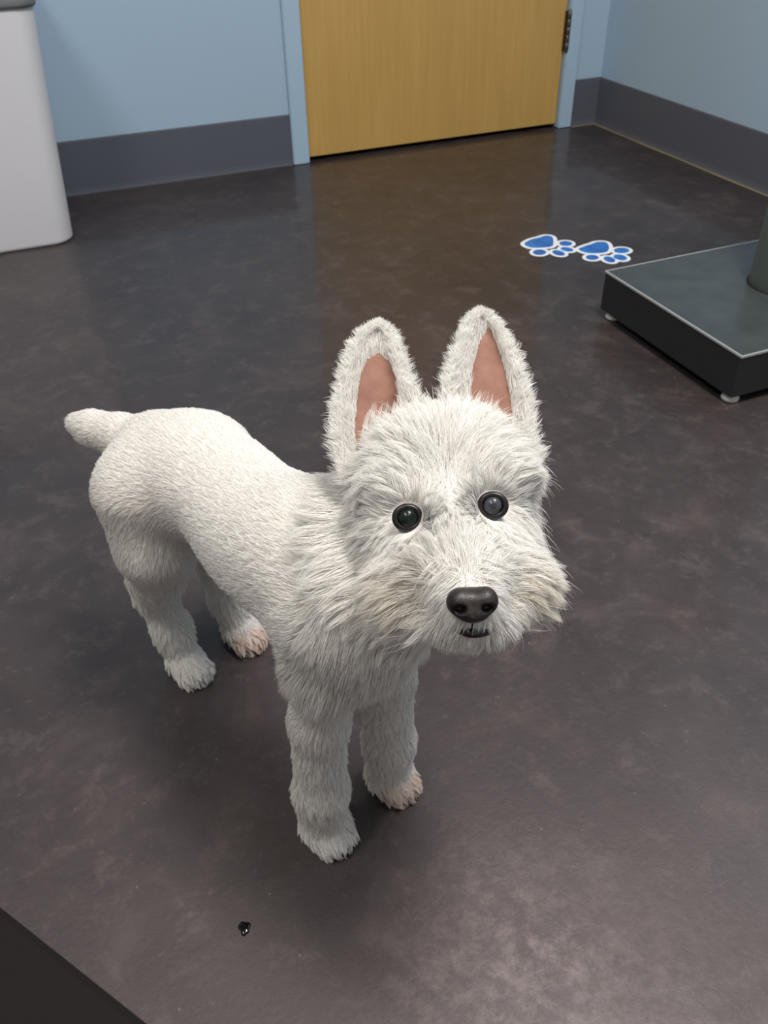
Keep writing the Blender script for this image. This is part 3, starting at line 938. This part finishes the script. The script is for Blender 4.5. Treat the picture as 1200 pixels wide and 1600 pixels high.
    flow = tip * (.9 - .25 * ed_) + out * (.15 + ed_ * rng.uniform(-.7, 1.5, n)[:, None])
    Ln = (.006 + .009 * rng.random(n)) * (1.2 - .55 * v)
    H = grow(p, tv, flow, Ln, np.full(n, .22), np.full(n, .7), 24, jitter=.3)
    rad = 0.00020 * (0.75 + .5 * rng.random(n))[:, None] * taper
    tint = white[None] * (0.9 + .12 * rng.random(n))[:, None]
    # sparse tuft rising from the base over the pink
    m_ = 500
    u2 = rng.uniform(-.5, .75, m_) if E is EARS[0] else rng.uniform(-.8, .5, m_)
    p2 = ear_surface(E, u2, rng.uniform(.06, .24, m_), dt=-.003)
    f2 = UP[None] * 1.0 + RIGHT[None] * (u2 * -.5 if E is EARS[0] else u2 * -.4)[:, None] 
    H2 = grow(p2, np.repeat(-FWD[None], m_, 0), f2, .014 + .012 * rng.random(m_), np.full(m_, .45), np.full(m_, .8), 22, jitter=.25)
    rad2 = 0.0002 * np.ones(m_)[:, None] * taper
    ho = hair_object('ear_fringe', np.concatenate([H, H2]), np.concatenate([rad, rad2]), np.clip(np.concatenate([tint, np.repeat(white[None], m_, 0)]), 0, .95), ear)

# ---------------------------------------------------------------- eyes
def uv_sphere(name, c, r, m, parent, axes=(1, 1, 1), seg=32):
    bm = bmesh.new(); bmesh.ops.create_uvsphere(bm, u_segments=seg, v_segments=seg // 2, radius=1)
    c = np.array(c)
    for v in bm.verts:
        q = np.array(v.co) * np.array(axes) * r
        v.co = Vector(c + RIGHT * q[0] + UP * q[1] - FWD * q[2] - DOFF)
    me = bpy.data.meshes.new(name); bm.to_mesh(me); bm.free()
    me.polygons.foreach_set('use_smooth', [True] * len(me.polygons))
    return link(name, me, m, parent)
EYEM = mat('black_eyeball', lin(14, 11, 10), 0.2, spec=0.25)
LIDM2 = mat('black_eyelid', lin(16, 13, 13), 0.35)
IRIS = [mat('dark_green_iris', lin(22, 30, 25), 0.2, spec=0.25), mat('cloudy_grey_iris', lin(62, 64, 70), 0.2, spec=0.25)]
PUP = [mat('dark_pupil', lin(24, 30, 27), 0.2, spec=0.25), mat('clouded_pupil', lin(48, 50, 56), 0.2, spec=0.25)]
for i, (ex, ey) in enumerate(((637, 809), (770, 790))):
    C_ = at(ex, ey, .592); r_ = .0091
    eye = uv_sphere('eye', C_, r_, EYEM, dog)
    tag(eye, ('dark greenish eye', 'cloudy grey eye')[i])
    # look straight towards the viewer's side of the room
    ax = norm(EYE - C_); sx = norm(np.cross(UP, ax)); sy = np.cross(ax, sx)
    def cap(name, a0, lift_, m, parent, n=28):
        vs = [C_ + ax * (r_ + lift_)]; fs = []
        R_ = 6
        for k in range(1, R_ + 1):
            al = a0 * k / R_
            for j in range(n):
                b = 2 * math.pi * j / n
                vs.append(C_ + (r_ + lift_ * (1 - (k / R_) ** 2)) * (ax * math.cos(al) + (sx * math.cos(b) + sy * math.sin(b)) * math.sin(al)))
        for j in range(n): fs.append((0, 1 + j, 1 + (j + 1) % n))
        for k in range(R_ - 1):
            for j in range(n):
                q = 1 + k * n; fs.append((q + j, q + n + j, q + n + (j + 1) % n, q + (j + 1) % n))
        return mesh_np(name, np.array(vs) - DOFF, fs, m, parent)
    cap('iris', math.radians(40), .0003, IRIS[i], eye)
    cap('pupil', math.radians(22), .0005, PUP[i], eye)
    # eyelid rim
    vs, fs = [], []
    n, k = 36, 10
    for j in range(n):
        b = 2 * math.pi * j / n
        rr = r_ * (.98 + .06 * math.cos(b * 2)); dirr = sx * math.cos(b) + sy * math.sin(b)
        cc = C_ + dirr * rr * .92 + ax * r_ * .42
        for q in range(k):
            g_ = 2 * math.pi * q / k
            vs.append(cc + (dirr * math.cos(g_) + ax * math.sin(g_)) * .0024)
    for j in range(n):
        for q in range(k):
            fs.append((j * k + q, ((j + 1) % n) * k + q, ((j + 1) % n) * k + (q + 1) % k, j * k + (q + 1) % k))
    mesh_np('eyelid', np.array(vs) - DOFF, fs, LIDM2, eye)

# ---------------------------------------------------------------- nose and mouth
NOSE = mat('black_brown_nose', lin(46, 38, 36), 0.45, spec=0.5)
t = NT(NOSE)
vo = t.n('ShaderNodeTexVoronoi'); vo.inputs['Scale'].default_value = 900; t.l(t.mapping((1, 1, 1)), vo.inputs['Vector'])
t.bump(vo.outputs['Distance'], 0.35, 0.0004)
t.l(t.ramp(t.noise(t.mapping((1, 1, 1)), 120, 3), [(0.3, lin(16, 13, 12)), (0.7, lin(44, 36, 33))]), t.b.inputs['Base Color'])
NC = at(738, 945, .530)
nf = Field(NC - .030, NC + .030, .0009)
def nx(x, y, z): return NC + RIGHT * x + UP * y - FWD * z
nf.v[:] = .03
nf.ell(nx(0, .0015, -.003), HAX, (.0155, .0095, .012), .004)
nf.ell(nx(-.0085, .002, .001), HAX, (.0075, .0085, .009), .004)
nf.ell(nx(.0085, .003, .001), HAX, (.0075, .0085, .009), .004)
nf.ell(nx(0, -.0055, .0015), HAX, (.0095, .006, .0085), .004)
nf.ell(nx(-.0085, -.0022, .0095), HAX, (.0042, .0030, .008), .0015, cut=True)
nf.ell(nx(.0090, -.0015, .0095), HAX, (.0042, .0030, .008), .0015, cut=True)
nf.ell(nx(-.0125, -.0045, .0075), HAX, (.0035, .0013, .004), .0015, cut=True)
nf.ell(nx(.0130, -.0040, .0075), HAX, (.0035, .0013, .004), .0015, cut=True)
nf.ell(nx(0, -.004, .0115), HAX, (.0008, .010, .003), .0015, cut=True)
NV, NF = nf.mesh(2)
nose = mesh_np('nose', NV - DOFF, NF, NOSE, dog)
tag(nose, 'dark brown-black nose')
LIP = mat('black_lip', lin(26, 21, 21), 0.3)
def tube(name, pts, rads, m, parent, k=10):
    pts = np.array(pts); vs, fs = [], []
    n = len(pts)
    for i in range(n):
        tg = norm(pts[min(i + 1, n - 1)] - pts[max(i - 1, 0)])
        a = norm(np.cross(tg, FWD)); b = np.cross(tg, a)
        for q in range(k):
            g_ = 2 * math.pi * q / k
            vs.append(pts[i] + (a * math.cos(g_) + b * math.sin(g_)) * rads[i])
    for i in range(n - 1):
        for q in range(k): fs.append((i * k + q, i * k + (q + 1) % k, (i + 1) * k + (q + 1) % k, (i + 1) * k + q))
    fs.append(tuple(range(k))[::-1]); fs.append(tuple((n - 1) * k + q for q in range(k)))
    return mesh_np(name, np.array(vs) - DOFF, fs, m, parent)
xs = np.linspace(-1, 1, 15)
tube('mouth', [at(739 + 36 * x, 989 - 8 * x * x + 2 * x, .541 + .014 * x * x) for x in xs], .0008 + .0026 * (1 - xs ** 2), LIP, dog)
tube('lip_groove', [at(739, 962 + 22 * q, .537 + .006 * q) for q in np.linspace(0, 1, 5)], np.full(5, .0012), LIP, dog)
# claws
CLAW = mat('dark_claw', lin(58, 48, 44), 0.35)
for bx_, sgn in ((0.0, -1), (0.0, 1), (-.283, -1), (-.283, 1)):
    for q in (-.012, -.0042, .0042, .012):
        sy_ = .044 if bx_ > -.1 else .040
        s0 = B(bx_ + .027 - abs(q) * .5, sgn * sy_ + q * 1.15, .0085)
        tube('claw', [s0, s0 + FW * .005 - ZZ * .001, s0 + FW * .0085 - ZZ * .0045], [.0019, .0016, .0005], CLAW, dog, 8)
